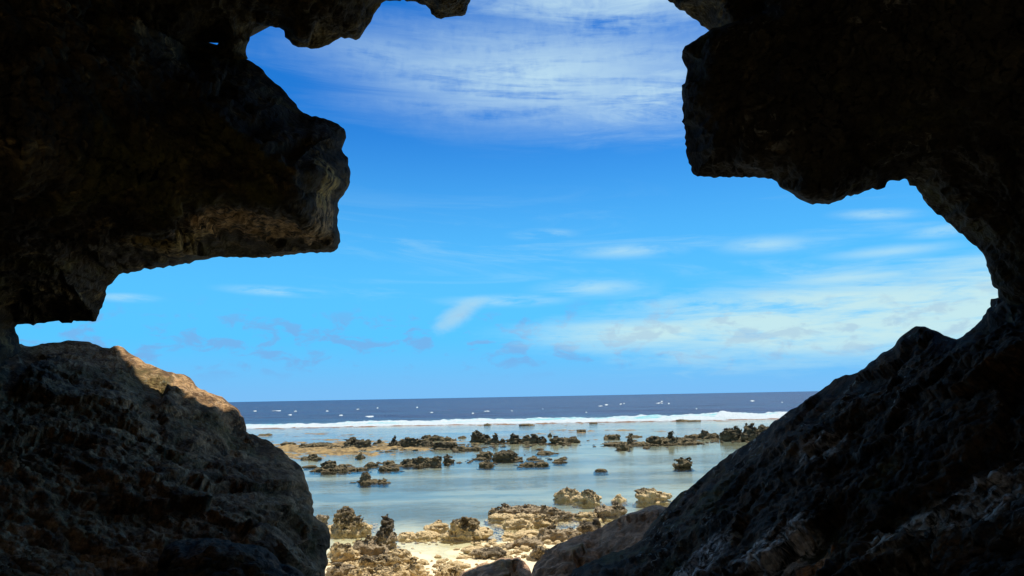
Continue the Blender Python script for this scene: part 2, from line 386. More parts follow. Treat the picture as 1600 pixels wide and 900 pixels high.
amp = 0.45 * (1 - smooth(SY.ravel(), 240, 330)) * smooth(SY.ravel(), 119, 130) * (1 - smooth(np.abs(SX.ravel()), 220, 290))
SZ = amp * fbm(Pw, 4) + 0.02
struct(mesh_obj('sea', np.stack([SX.ravel(), SY.ravel(), SZ], 1), grid_faces(len(sx), len(sy)), mt, (0, 119, 0)))

# surf along the reef edge
mt_foam, t, out = new_mat('sea_foam'); P = wpos(t); x, y, z = t.sep(P)
n1 = t.noise(t.xyz(t.math('MULTIPLY', x, 0.16), t.math('MULTIPLY', y, 0.5), t.math('MULTIPLY', z, 1.2)), 1.0, 6, 0.65, 0.6)
n2 = t.noise(P, 2.5, 6, 0.7, 0.3)
face = t.math('MULTIPLY', t.step(n1, 0.50, 0.60), t.step(z, 0.15, 0.45))
c = t.mix(t.math('MULTIPLY', face, 0.8), t.mix(n2, (0.34, 0.42, 0.45), (0.72, 0.74, 0.72)), (0.16, 0.50, 0.52))
principled(t, out, c, 0.8, t.bump(n2, 1.0, 0.5), 0.2)
fx = axis([(-420, -120, 10), (-120, 120, 0.35), (120, 420, 10)])
prof_y = np.array([112.6, 113.3, 114.0, 114.8, 115.6, 116.5, 117.5, 118.6, 119.8, 121.0, 122.4, 124.0])
prof_h = np.array([-0.30, 0.05, 0.24, 0.42, 0.60, 0.78, 0.90, 0.98, 0.95, 0.72, 0.35, -0.30])
FXg, Jg = np.meshgrid(fx, np.arange(len(prof_y)), indexing='ij')
xx = FXg.ravel(); jj = Jg.ravel().astype(int)
crest = np.interp(xx, [-420, -40, -32, -22, -14, -4, 6, 14, 22, 30, 34, 38, 44, 420],
                      [0.7, 0.75, 0.75, 0.95, 1.35, 1.15, 1.1, 1.2, 1.3, 1.25, 1.5, 1.65, 1.2, 1.0])
Pn = np.stack([xx * 0.11, prof_y[jj] * 0.05, np.zeros(len(xx))], 1)
crest = 0.54 * crest * np.clip(1 + 1.1 * fbm(Pn * np.array([1, 0, 0]), 5, 0.6), 0.25, 2.2)
Pl = np.stack([xx * 0.7, prof_y[jj] * 0.8, prof_h[jj] * 1.0], 1)
hz = prof_h[jj] * crest * (1.0 + 0.55 * fbm(Pl, 4)) + 0.16 * fbm(Pl * 2.1, 3)
yy = prof_y[jj] + 1.6 * fbm(np.stack([xx * 0.06, jj * 0.02, np.zeros(len(xx)) + 4], 1), 4) + 0.35 * fbm(Pl * 1.3 + 9, 3)
hz = np.where((jj == 0) | (jj == len(prof_y) - 1), -0.3, hz)
stuff(mesh_obj('surf', np.stack([xx, yy, hz], 1), grid_faces(len(fx), len(prof_y)), mt_foam), 'long white line of surf breaking on the outer reef edge', 'surf')

# whitecaps out on the open sea
caps = [(399, 642, 7), (433, 641.5, 17), (462, 642, 5), (453, 647.5, 8), (511, 642, 6), (533, 648, 8), (559, 639, 7), (590, 637, 4), (577, 650, 18), (652, 636, 4), (674, 644, 6),
        (761, 642, 11), (800, 641.5, 6), (739, 645, 4), (848, 638, 3), (916, 643.5, 4), (939, 634, 9), (947, 632, 7), (970, 631, 5), (975, 630, 3), (1032, 629.5, 12), (1045, 630, 4),
        (1034, 627, 4), (1176, 626, 9), (1088, 638, 3), (1222, 628, 3), (1128, 643, 14)]
VV, FF, off = [], [], 0
for (px, py, wpx) in caps:
    q = on_level(px, py, 0.2); d = q[1]; Lx = wpx * d / FPX * 0.4; Ly = max(Lx * 1.2, 0.9 * d / FPX * d / 4.0 * 0.8)
    a = np.linspace(0, 2 * math.pi, 14, endpoint=False)
    hgt = min(0.4, 0.36 * d / FPX)
    ring = []
    for k, (rr, zz) in enumerate(((1.0, -0.1), (0.75, 0.6), (0.35, 1.0))):
        jit = 1 + 0.35 * rng.normal(size=14) * (k < 2)
        ring.append(np.stack([q[0] * (1 + Ly * rr * np.sin(a) * jit / q[1]) + Lx * rr * np.cos(a) * jit, q[1] + Ly * rr * np.sin(a) * jit, 0.1 + hgt * zz * (1 + 0.3 * rng.normal(size=14)) if k else np.full(14, -0.6)], 1))
    VV.append(np.concatenate(ring))
    for k in range(2):
        for i in range(14): FF.append((off + k * 14 + i, off + k * 14 + (i + 1) % 14, off + (k + 1) * 14 + (i + 1) % 14, off + (k + 1) * 14 + i))
    for i in range(6): FF.append((off + 28 + i, off + 28 + i + 1, off + 28 + 12 - i, off + 28 + 13 - i))
    off += 42
stuff(mesh_obj('whitecaps', np.concatenate(VV), FF, mt_foam), 'scattered small white crests on the dark blue open sea', 'whitecap')

# ------------------------------------------------------------------ cave rock built from outline, depth and relief
def poly_dist(px, py, line, chunk=20000):
    """distance to an open polyline and the nearest point on it"""
    A = line[:-1]; B = line[1:]; AB = B - A; L2 = (AB ** 2).sum(1) + 1e-9
    D = np.empty(len(px)); NP = np.empty((len(px), 2))
    for s in range(0, len(px), chunk):
        Q = np.stack([px[s:s + chunk], py[s:s + chunk]], 1)
        tt = np.clip(((Q[:, None, :] - A) * AB).sum(2) / L2, 0, 1)
        N = A + tt[..., None] * AB
        dd = ((Q[:, None, :] - N) ** 2).sum(2); k = dd.argmin(1)
        D[s:s + chunk] = np.sqrt(dd[np.arange(len(Q)), k]); NP[s:s + chunk] = N[np.arange(len(Q)), k]
    return D, NP
def inside(px, py, loops):
    r = np.zeros(len(px), bool)
    for lp in loops:
        x1, y1 = lp[:, 0], lp[:, 1]; x2, y2 = np.roll(x1, -1), np.roll(y1, -1)
        for a, b, c, d in zip(x1, y1, x2, y2):
            if b == d: continue
            cond = (b > py) != (d > py)
            r ^= cond & (px < (c - a) * (py - b) / (d - b) + a)
    return r
def roughen(line, step=5.0, jit=1.1, seed=0):
    rg = np.random.default_rng(seed); line = np.asarray(line, float); o = [line[0]]
    for a, b in zip(line[:-1], line[1:]):
        L = np.hypot(*(b - a)); n = max(1, int(L / step)); nrm = np.array([-(b - a)[1], (b - a)[0]]) / (L + 1e-9)
        for k in range(1, n + 1):
            p = a + (b - a) * k / n
            if k < n: p = p + nrm * rg.normal() * jit
            o.append(p)
    return np.array(o)
def tps(ctl):
    ctl = np.asarray(ctl, float); X = ctl[:, :2] / 1000.0; n = len(X)
    K = lambda r2: np.where(r2 > 0, 0.5 * r2 * np.log(r2 + 1e-12), 0)
    A = np.zeros((n + 3, n + 3)); A[:n, :n] = K(((X[:, None] - X) ** 2).sum(2)) + np.eye(n) * 0.002
    A[:n, n] = 1; A[:n, n + 1:] = X; A[n, :n] = 1; A[n + 1:, :n] = X.T
    wv = np.linalg.solve(A, np.concatenate([ctl[:, 2], np.zeros(3)]))
    def f(px, py):
        Q = np.stack([px, py], 1) / 1000.0
        return K(((Q[:, None] - X) ** 2).sum(2)) @ wv[:n] + wv[n] + Q @ wv[n + 1:]
    return f
def cave_piece(name, edge, close, ctl, mat, label, cat, T=0.5, w=70.0, relief=1.0, s=2.7, holes=(), seed=1, back=True, strat=0.0, pitk=1.0, fac=1.0, edge2=None, cut=None):
    edges = [roughen(e, seed=seed + i) for i, e in enumerate([edge] + ([edge2] if edge2 else []))]
    loop = np.concatenate([edges[0], np.asarray(close, float)]) if edge2 is None else np.concatenate([edges[0], np.asarray(close[0], float), edges[1], np.asarray(close[1], float)])
    loops = [loop]; vis = list(edges)
    for h in holes:
        hl = np.asarray(h, float); loops.append(hl); vis.append(np.concatenate([hl, hl[:1]]))
    lo = loop.min(0); hi = loop.max(0)
    def lines(a, b, p, q):
        mid = np.arange(max(a, p), min(b, q) + s, s); L = []; x = mid[0]; st = s
        while x > a: st = min(st * 1.25, 60); x -= st; L.append(x)
        Rr = []; x = mid[-1]; st = s
        while x < b: st = min(st * 1.25, 60); x += st; Rr.append(x)
        return np.concatenate([L[::-1], mid, Rr])
    xs = lines(lo[0], hi[0], -15, 1615); ys = lines(lo[1], hi[1], -15, 915)
    nx, ny = len(xs), len(ys)
    cx, cy = np.meshgrid((xs[:-1] + xs[1:]) / 2, (ys[:-1] + ys[1:]) / 2, indexing='ij')
    keep = inside(cx.ravel(), cy.ravel(), loops)
    F = grid_faces(nx, ny)[keep]
    used = np.unique(F); remap = np.full(nx * ny, -1); remap[used] = np.arange(len(used)); F = remap[F]
    VX, VY = np.meshgrid(xs, ys, indexing='ij'); px = VX.ravel()[used]; py = VY.ravel()[used]
    E = np.concatenate([F[:, [0, 1]], F[:, [1, 2]], F[:, [2, 3]], F[:, [3, 0]]])
    key = np.sort(E, 1); _, inv, cnt = np.unique(key[:, 0].astype(np.int64) * len(used) + key[:, 1], return_inverse=True, return_counts=True)
    bE = E[cnt[inv.ravel()] == 1]; bv = np.unique(bE)
    # distance to the visible outline
    D = np.full(len(px), 1e9); NP = np.zeros((len(px), 2))
    for e in vis:
        d, q = poly_dist(px, py, e); mk = d < D; D[mk] = d[mk]; NP[mk] = q[mk]
    snap = bv[D[bv] < 2.2 * s]
    px[snap] = NP[snap, 0]; py[snap] = NP[snap, 1]; D[snap] = 0
    base = np.maximum(tps(ctl)(px, py), 1.2)
    B = at_depth(px, py, base)
    wv = w * (1 + 0.7 * fbm(B * 0.8 + 31, 3)); u = np.clip(D / np.maximum(wv, 12), 0, 1)
    n_big = fbm(B * 0.75 + seed * 3.7, 3); n_mid = fbm(B * 2.6 + seed, 4, 0.55, 'ridge'); n_fin = fbm(B * 9.0 + seed, 4, 0.6, 'billow')
    Q = B + 0.18 * np.stack([fbm(B * 2.2 + 5, 3), fbm(B * 2.2 + 15, 3), fbm(B * 2.2 + 25, 3)], 1)
    pt = pits(Q * 2.3 + seed); pt2 = pits(Q * 6.5 + seed * 2)
    st = 0
    if strat: st = strat * np.abs(((B[:, 2] * 1.9 + 0.5 * fbm(B * 0.7, 3) + 0.12 * B[:, 0]) % 1.0) - 0.5)
    depth = base + T * (1 - u) ** 1.7 + relief * (0.30 * n_big + st) * (0.35 + 0.65 * smooth(D, 0, 30)) + 0.05 * relief * n_fin
    depth = np.maximum(depth, 1.0)
    V = at_depth(px, py, depth)
    fn = np.cross(V[F[:, 2]] - V[F[:, 0]], V[F[:, 3]] - V[F[:, 1]]); vn = np.zeros_like(V)
    for k in range(4): np.add.at(vn, F[:, k], fn)
    vn /= np.linalg.norm(vn, axis=1)[:, None] + 1e-12
    vn[((V - CAM) * vn).sum(1) > 0] *= -1
    Qf = B + 0.10 * np.stack([fbm(B * 3.1 + 55, 2), fbm(B * 3.1 + 65, 2), fbm(B * 3.1 + 75, 2)], 1)
    blk = 0.30 * facets(Qf * np.array([0.9, 0.9, 1.25]) + seed, 0.5, 0.06) + 0.10 * facets(Qf * np.array([2.6, 2.6, 3.6]) + seed * 2, 0.5, 0.08)
    msk = smooth(fbm(B * 1.1 + seed + 13, 3), -0.12, 0.22)
    crag = blk * fac + 0.05 * (n_mid - 0.3) - 0.030 * n_fin - pitk * msk * (0.12 * pt + 0.06 * pt2)
    lim = D / FPX * base * 0.8
    crag = np.sign(crag) * np.minimum(np.abs(crag) * relief, lim)
    V = V + vn * crag[:, None]
    allV = [V]; allF = [F[:, ::-1]]
    if back:
        # carry the outline round to the rock's seaward side
        sn = np.zeros(len(px), bool); sn[snap] = True
        be = bE[sn[bE[:, 0]] & sn[bE[:, 1]]]
        ids = np.unique(be); mp = np.full(len(px), -1); mp[ids] = np.arange(len(ids))
        # inward direction: average of the neighbours that lie inside
        nrm = np.zeros((len(px), 2)); fc = np.stack([px[F].mean(1), py[F].mean(1)], 1); cntf = np.zeros(len(px))
        for k in range(4):
            np.add.at(nrm, F[:, k], fc); np.add.at(cntf, F[:, k], 1)
        nrm = nrm / cntf[:, None] - np.stack([px, py], 1)
        tan = np.zeros((len(px), 2)); ev = np.stack([px[be[:, 1]] - px[be[:, 0]], py[be[:, 1]] - py[be[:, 0]]], 1)
        nn = np.stack([-ev[:, 1], ev[:, 0]], 1)
        fl = np.sign((nn * nrm[be[:, 0]]).sum(1)); nn = nn * fl[:, None]
        np.add.at(tan, be[:, 0], nn); np.add.at(tan, be[:, 1], nn)
        tan = tan / (np.linalg.norm(tan, axis=1)[:, None] + 1e-9)
        for _ in range(14):
            sm = tan.copy(); np.add.at(sm, be[:, 0], tan[be[:, 1]]); np.add.at(sm, be[:, 1], tan[be[:, 0]])
            tan = sm / (np.linalg.norm(sm, axis=1)[:, None] + 1e-9)
        prev = ids; o = len(px); ox, oy = px[ids], py[ids]
        for (dd, op) in ((0.10, 1.0), (0.30, 5.0), (0.6, 14.0), (1.1, 34.0), (1.9, 80.0), (3.0, 170.0)):
            qx = px[ids] + tan[ids, 0] * op; qy = py[ids] + tan[ids, 1] * op
            bad = ~inside(qx, qy, loops) | (poly_dist(qx, qy, vis[0])[0] < 0.35 * op); qx[bad] = ox[bad]; qy[bad] = oy[bad]; ox, oy = qx, qy
            qxy = np.full((len(px), 2), 0.0); qxy[ids, 0] = qx; qxy[ids, 1] = qy
            mx = (qxy[be[:, 0]] + qxy[be[:, 1]]) / 2; okf = inside(mx[:, 0], mx[:, 1], loops) | (op < 2)
            for h_ in holes:
                hc = np.mean(np.asarray(h_, float), 0)
                if op > 3: okf &= np.hypot(*(mx - hc).T) > 48
                elif op > 2: okf &= True
            qd = depth[ids] + dd + 0.25 * dd * fbm(V[ids] * 1.5 + dd, 3)
            allV.append(at_depth(qx, qy, qd)); cur = np.arange(o, o + len(ids)); o += len(ids)
            pm = np.full(len(px), -1); pm[ids] = prev; cm = np.full(len(px), -1); cm[ids] = cur
            allF.append(np.stack([pm[be[:, 0]], pm[be[:, 1]], cm[be[:, 1]], cm[be[:, 0]]], 1)[okf]); prev = cur
    ob = mesh_obj(name, np.concatenate(allV), np.concatenate(allF), mat)
    return tag(ob, label, cat)

E_roof_l = [(300, 98), (345, 92), (372, 96), (388, 92), (384, 79), (386, 70), (390, 63), (391, 55), (394, 50), (396, 40), (399, 35), (408, 39), (420, 41), (436, 43), (444, 48), (445, 58), (452, 63), (457, 70), (466, 74),
            (480, 74), (492, 76), (503, 74), (514, 70), (524, 63), (533, 58), (545, 59), (556, 63), (562, 60), (567, 52), (575, 40), (582, 28), (590, 14), (596, 5), (603, 1), (620, 1), (640, 2), (665, 8), (672, 15), (674, 22),
            (682, 28), (690, 30), (700, 27), (715, 25), (727, 23), (730, 15), (731, 8), (736, -2), (760, -40), (800, -75), (870, -95), (950, -90), (1005, -50), (1043, 0), (1055, 10), (1062, 16), (1070, 17), (1078, 25),
            (1088, 31), (1095, 40), (1107, 47), (1125, 62), (1160, 90)]
E_over_l = [(300, 78), (330, 79), (360, 84), (384, 92), (396, 98), (405, 104), (412, 110), (419, 120), (430, 130), (438, 135), (448, 146), (456, 156), (465, 168), (474, 176), (487, 182), (500, 184), (512, 187), (522, 191), (533, 198),
            (540, 206), (541, 215), (537, 225), (534, 233), (540, 243), (544, 246), (544, 258), (548, 270), (547, 285), (543, 295), (537, 305), (531, 311), (528, 317), (530, 328), (527, 338), (527, 352), (531, 365), (532, 378),
            (528, 388), (522, 393), (500, 394), (480, 395), (460, 398), (430, 401), (400, 403), (380, 402), (350, 402), (337, 402), (320, 406), (300, 410), (285, 413), (260, 417), (240, 420), (225, 419), (215, 424), (200, 428),
            (186, 429), (180, 436), (175, 443), (168, 447), (165, 455), (163, 470), (160, 480), (155, 490), (150, 502), (135, 502), (115, 501), (112, 505), (97, 505), (92, 501), (75, 503), (58, 505), (52, 509), (40, 506), (27, 507),
            (23, 512), (25, 520), (30, 532), (34, 545)]
E_mound = [(-30, 520), (10, 532), (38, 540), (55, 540), (70, 537), (85, 535), (100, 533), (112, 532), (125, 533), (140, 534), (150, 538), (160, 543), (172, 544), (185, 540), (193, 543), (200, 550), (210, 556), (222, 563), (235, 569),
           (248, 575), (262, 581), (275, 584), (288, 585), (297, 590), (303, 597), (310, 606), (325, 613), (340, 618), (353, 625), (365, 634), (375, 643), (381, 652), (384, 664), (385, 674), (395, 678), (410, 686), (425, 692),
           (437, 700), (445, 708), (452, 716), (465, 724), (473, 734), (477, 748), (482, 760), (487, 772), (490, 785), (491, 797), (489, 805), (497, 812), (508, 818), (514, 826), (517, 838), (516, 850), (510, 865), (513, 880),
           (508, 890), (506, 905), (520, 960)]
E_over_r = [(1190, 20), (1150, 34), (1110, 46), (1105, 50), (1095, 56), (1082, 65), (1070, 72), (1066, 80), (1065, 90), (1070, 102), (1074, 108), (1072, 120), (1070, 130), (1065, 133), (1065, 145), (1066, 155), (1067, 175), (1069, 200),
            (1072, 220), (1072, 240), (1076, 255), (1083, 272), (1090, 276), (1110, 276), (1130, 277), (1150, 277), (1170, 278), (1190, 278), (1205, 279), (1214, 284), (1218, 292), (1230, 298), (1240, 304), (1250, 312), (1262, 317),
            (1270, 320), (1280, 318), (1300, 317), (1315, 313), (1330, 307), (1345, 302), (1358, 297), (1375, 296), (1383, 293), (1386, 285), (1390, 282), (1405, 283), (1412, 279), (1417, 280), (1421, 290), (1431, 291), (1436, 300),
            (1442, 311), (1450, 321), (1460, 331), (1475, 341), (1485, 350), (1490, 355), (1508, 370), (1520, 382), (1535, 395), (1540, 405), (1541, 415), (1545, 425), (1548, 435), (1550, 445), (1553, 449), (1559, 452), (1560, 466),
            (1575, 476), (1620, 490)]
E_slope = [(1640, 452), (1580, 462), (1560, 465), (1548, 467), (1547, 475), (1548, 479), (1540, 490), (1530, 503), (1515, 517), (1505, 525), (1495, 530), (1487, 528), (1475, 524), (1460, 516), (1445, 510), (1438, 510), (1425, 513),
           (1410, 524), (1402, 532), (1398, 540), (1385, 549), (1372, 557), (1357, 568), (1345, 578), (1340, 582), (1328, 586), (1315, 588), (1300, 596), (1285, 608), (1275, 615), (1262, 623), (1250, 632), (1235, 640), (1225, 648),
           (1210, 657), (1203, 664), (1195, 672), (1180, 685), (1165, 695), (1150, 703), (1135, 715), (1120, 727), (1105, 738), (1090, 751), (1075, 765), (1060, 773), (1047, 787), (1038, 796), (1030, 804), (1020, 815), (1008, 832),
           (1000, 845), (985, 855), (960, 862), (940, 870), (915, 880), (895, 890), (885, 905), (870, 960)]
E_tongue = [(1070, 800), (1045, 792), (1026, 789), (1005, 795), (990, 800), (975, 805), (960, 812), (945, 820), (930, 828), (915, 834), (900, 838), (885, 845), (870, 850), (858, 858), (846, 868), (838, 878), (832, 890), (826, 903), (820, 940)]

cave_piece('cave_roof', E_roof_l, [(1330, 210), (1800, 260), (2300, 200), (2300, -900), (-700, -900), (-700, 260), (0, 260), (250, 160)],
           [(560, 60, 7.4), (690, 20, 7.4), (400, 60, 7.3), (330, 70, 7.2), (1080, 30, 7.6), (870, -120, 7.4), (870, -700, 4.6), (0, 60, 6.6), (-600, 0, 4.4), (0, -600, 4.3), (1600, -600, 4.4), (1250, 150, 7.2), (2200, 0, 4.4), (250, 220, 7.4), (2200, -800, 3.6), (-600, -800, 3.6)],
           M_roof, 'craggy dark limestone roof arching over the top of the cave mouth', 'cave roof', T=0.7, w=60, relief=1.0, seed=3,
           holes=[[(319, 67), (325, 66), (333, 67), (341, 67), (340, 70), (334, 72), (331, 74), (326, 75), (324, 73), (320, 74)]])
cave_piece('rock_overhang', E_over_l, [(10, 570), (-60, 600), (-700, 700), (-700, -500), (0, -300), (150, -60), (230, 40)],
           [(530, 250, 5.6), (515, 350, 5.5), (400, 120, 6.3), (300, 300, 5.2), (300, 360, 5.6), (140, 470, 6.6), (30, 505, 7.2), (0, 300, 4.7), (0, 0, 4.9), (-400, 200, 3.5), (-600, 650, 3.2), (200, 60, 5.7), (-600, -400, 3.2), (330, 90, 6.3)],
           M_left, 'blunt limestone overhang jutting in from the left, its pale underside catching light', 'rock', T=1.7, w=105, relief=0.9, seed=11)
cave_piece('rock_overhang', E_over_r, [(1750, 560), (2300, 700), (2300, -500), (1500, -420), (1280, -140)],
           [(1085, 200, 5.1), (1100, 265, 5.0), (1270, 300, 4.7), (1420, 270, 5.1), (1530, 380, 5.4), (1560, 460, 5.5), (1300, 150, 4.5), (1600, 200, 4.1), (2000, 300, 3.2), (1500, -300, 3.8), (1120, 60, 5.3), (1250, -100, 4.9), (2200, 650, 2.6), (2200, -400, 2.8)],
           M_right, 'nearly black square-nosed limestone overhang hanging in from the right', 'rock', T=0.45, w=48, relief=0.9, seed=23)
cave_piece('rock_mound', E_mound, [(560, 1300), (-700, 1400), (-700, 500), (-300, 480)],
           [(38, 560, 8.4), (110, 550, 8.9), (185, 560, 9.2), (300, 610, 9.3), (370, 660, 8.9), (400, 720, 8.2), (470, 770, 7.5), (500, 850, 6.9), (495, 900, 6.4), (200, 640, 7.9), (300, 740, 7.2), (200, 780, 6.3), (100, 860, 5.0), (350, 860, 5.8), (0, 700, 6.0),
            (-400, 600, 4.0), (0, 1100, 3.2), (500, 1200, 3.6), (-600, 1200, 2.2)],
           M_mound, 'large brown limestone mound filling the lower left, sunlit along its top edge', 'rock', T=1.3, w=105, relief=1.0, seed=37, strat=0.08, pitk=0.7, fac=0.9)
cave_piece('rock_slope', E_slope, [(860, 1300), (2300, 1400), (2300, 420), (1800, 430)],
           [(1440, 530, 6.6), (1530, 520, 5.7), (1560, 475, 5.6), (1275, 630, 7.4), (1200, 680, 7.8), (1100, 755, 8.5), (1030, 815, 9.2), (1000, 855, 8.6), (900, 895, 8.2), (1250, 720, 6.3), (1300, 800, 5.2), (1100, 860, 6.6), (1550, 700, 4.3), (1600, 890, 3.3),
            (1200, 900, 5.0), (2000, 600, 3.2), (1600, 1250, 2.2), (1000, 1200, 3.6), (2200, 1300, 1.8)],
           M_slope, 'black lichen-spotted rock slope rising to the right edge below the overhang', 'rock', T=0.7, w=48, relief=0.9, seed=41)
cave_piece('shore_boulder', E_tongue, [(900, 1000), (1100, 1000), (1120, 830)],
           [(1030, 800, 11.2), (960, 830, 10.9), (900, 860, 10.6), (850, 885, 10.3), (1000, 850, 10.3), (900, 950, 9.2), (1100, 950, 8.8)],
           M_bould, 'smooth grey-brown boulder tongue sloping down to the beach beside the black slope', 'boulder', T=0.9, w=50, relief=0.9, seed=53, pitk=0.9)
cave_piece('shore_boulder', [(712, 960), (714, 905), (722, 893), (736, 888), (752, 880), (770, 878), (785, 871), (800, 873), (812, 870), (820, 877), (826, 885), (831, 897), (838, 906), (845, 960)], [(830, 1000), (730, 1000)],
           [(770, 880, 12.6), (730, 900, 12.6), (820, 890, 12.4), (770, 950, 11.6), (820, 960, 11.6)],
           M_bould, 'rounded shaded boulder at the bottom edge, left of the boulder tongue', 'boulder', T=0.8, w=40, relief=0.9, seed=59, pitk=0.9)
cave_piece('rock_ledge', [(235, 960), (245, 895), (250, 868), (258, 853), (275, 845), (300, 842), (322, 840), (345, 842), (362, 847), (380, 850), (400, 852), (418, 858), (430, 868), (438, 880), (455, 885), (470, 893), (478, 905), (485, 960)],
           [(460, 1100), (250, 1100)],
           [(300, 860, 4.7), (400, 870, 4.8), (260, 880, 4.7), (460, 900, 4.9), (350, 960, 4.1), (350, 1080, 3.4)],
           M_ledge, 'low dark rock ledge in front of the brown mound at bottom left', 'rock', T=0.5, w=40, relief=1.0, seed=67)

# ------------------------------------------------------------------ the unseen cliff over and behind the cave, shaped for shade and fill
def rim_y(x): return np.interp(x, [-14, -7.5, -5.8, -4.4, -3.0, 0.2, 12], [14.3, 13.5, 12.6, 12.3, 13.2, 18.0, 18.5])  # out-of-view brow edge, shaped to place its shadow on mound and boulders
phi = np.linspace(-0.12, math.pi + 0.12, 90); tt = np.linspace(0, 1, 46)
def shell(extra, yscale=0.0):
    PH, TT = np.meshgrid(phi, tt, indexing='ij'); PH = PH.ravel(); TT = TT.ravel()
    y = -9 + TT * (16 + 9)
    for _ in range(6):
        Rx = np.maximum(5.0, 0.76 * y + 1.9) + extra; Rz = np.maximum(3.6, 0.62 * y + 2.0) + extra
        x = Rx * np.cos(PH); yr = rim_y(x) + yscale
        y = -9 - extra * 0.6 + TT * (yr + 9 + extra * 0.6)
    f0 = -0.12 + 0.80 * smooth(y, 5.5, 9.5)  # sides cut away to let more sky light onto the rocks
    PH = f0 + (PH + 0.12) / (math.pi + 0.24) * (math.pi - 2 * f0)
    cap = np.sqrt(np.clip(1 - (1 - np.clip(TT / 0.25, 0, 1)) ** 2, 0, 1))
    x = Rx * np.cos(PH) * cap
    sq = np.sign(np.sin(PH)) * np.abs(np.sin(PH)) ** 0.6
    z = 3.9 + Rz * cap * np.where(np.sin(PH) > 0, sq, np.sin(PH) * 6)
    Vv = np.stack([x, y, z], 1)
    nz = fbm(Vv * 0.35, 4)[:, None]; ctr = np.array([0, 0, 3.9]); dirv = (Vv - ctr); dirv[:, 1] *= 0.2
    dirv /= np.linalg.norm(dirv, axis=1)[:, None] + 1e-6
    return Vv + dirv * (0.5 + nz * 0.9)
a = shell(0.0); b = shell(3.0, 0.4); n = len(phi) * len(tt)
Fg = grid_faces(len(phi), len(tt)); rimi = np.arange(len(phi)) * len(tt) + len(tt) - 1
def fill_opening(Fq, Vq, grow):  # unseen roof opening added behind the camera, lets sun in as warm fill
    c = Vq[Fq].mean(1); return ~((((c[:, 0] - 0.8 - 0.8 * grow) / 3.9) ** 2 + ((c[:, 1] + 2.2 - 1.3 * grow) / 3.4) ** 2 < 1) & (c[:, 2] > 5.5))
e0 = np.arange(len(tt) - 1); e1 = (len(phi) - 1) * len(tt) + e0
side = np.concatenate([np.stack([e0, e0 + 1, e0 + 1 + n, e0 + n], 1), np.stack([e1 + 1, e1, e1 + n, e1 + 1 + n], 1)])
rf = np.stack([rimi[:-1], rimi[1:], rimi[1:] + n, rimi[:-1] + n], 1)
struct(mesh_obj('cliff', np.concatenate([a, b]), np.concatenate([Fg[:, ::-1][fill_opening(Fg, a, 0)], (Fg + n)[fill_opening(Fg, b, 1.0)], rf, side]), M_wall, (0, 0, 0)))

# ------------------------------------------------------------------ reef rocks as solid lumps (implicit surface, surface nets)
def surface_nets(S, org, h):
    nx, ny, nz = S.shape; neg = S < 0
    corners = [(i, j, k) for i in (0, 1) for j in (0, 1) for k in (0, 1)]
    def sh(A, c): return A[c[0]:nx - 1 + c[0], c[1]:ny - 1 + c[1], c[2]:nz - 1 + c[2]]
    cnt = sum(sh(neg, c).astype(int) for c in corners); act = (cnt > 0) & (cnt < 8)
    idx = np.full(act.shape, -1); idx[act] = np.arange(act.sum())
    pos = np.zeros((act.sum(), 3)); wsum = np.zeros(act.sum())
    for a_ in range(8):
        for b_ in range(a_ + 1, 8):
            ca, cb = np.array(corners[a_]), np.array(corners[b_])
            if np.abs(ca - cb).sum() != 1: continue
            va, vb = sh(S, ca)[act], sh(S, cb)[act]; x = (va < 0) != (vb < 0)
            tq = np.where(x, va / np.where(x, va - vb, 1), 0)
            pos += np.where(x[:, None], ca + tq[:, None] * (cb - ca), 0); wsum += x
    pos = pos / wsum[:, None] + np.argwhere(act); V = org + pos * h; F = []
    for ax in range(3):
        o1, o2 = (ax + 1) % 3, (ax + 2) % 3
        sl0 = [slice(1, -1)] * 3; sl0[ax] = slice(0, -1); sl1 = [slice(1, -1)] * 3; sl1[ax] = slice(1, None)
        A, B = neg[tuple(sl0)], neg[tuple(sl1)]; e = np.argwhere(A != B)
        if not len(e): continue
        s0 = A[A != B]; e = e + 1; e[:, ax] -= 1
        def cell(d1, d2):
            q = e.copy(); q[:, o1] += d1; q[:, o2] += d2; return idx[q[:, 0], q[:, 1], q[:, 2]]
        f = np.stack([cell(-1, -1), cell(0, -1), cell(0, 0), cell(-1, 0)], 1)
        F.append(np.where(s0[:, None], f, f[:, ::-1]))
    return V, np.concatenate(F)
def smin(a, b, k):
    h = np.clip(0.5 + 0.5 * (b - a) / k, 0, 1); return b * (1 - h) + a * h - k * h * (1 - h)
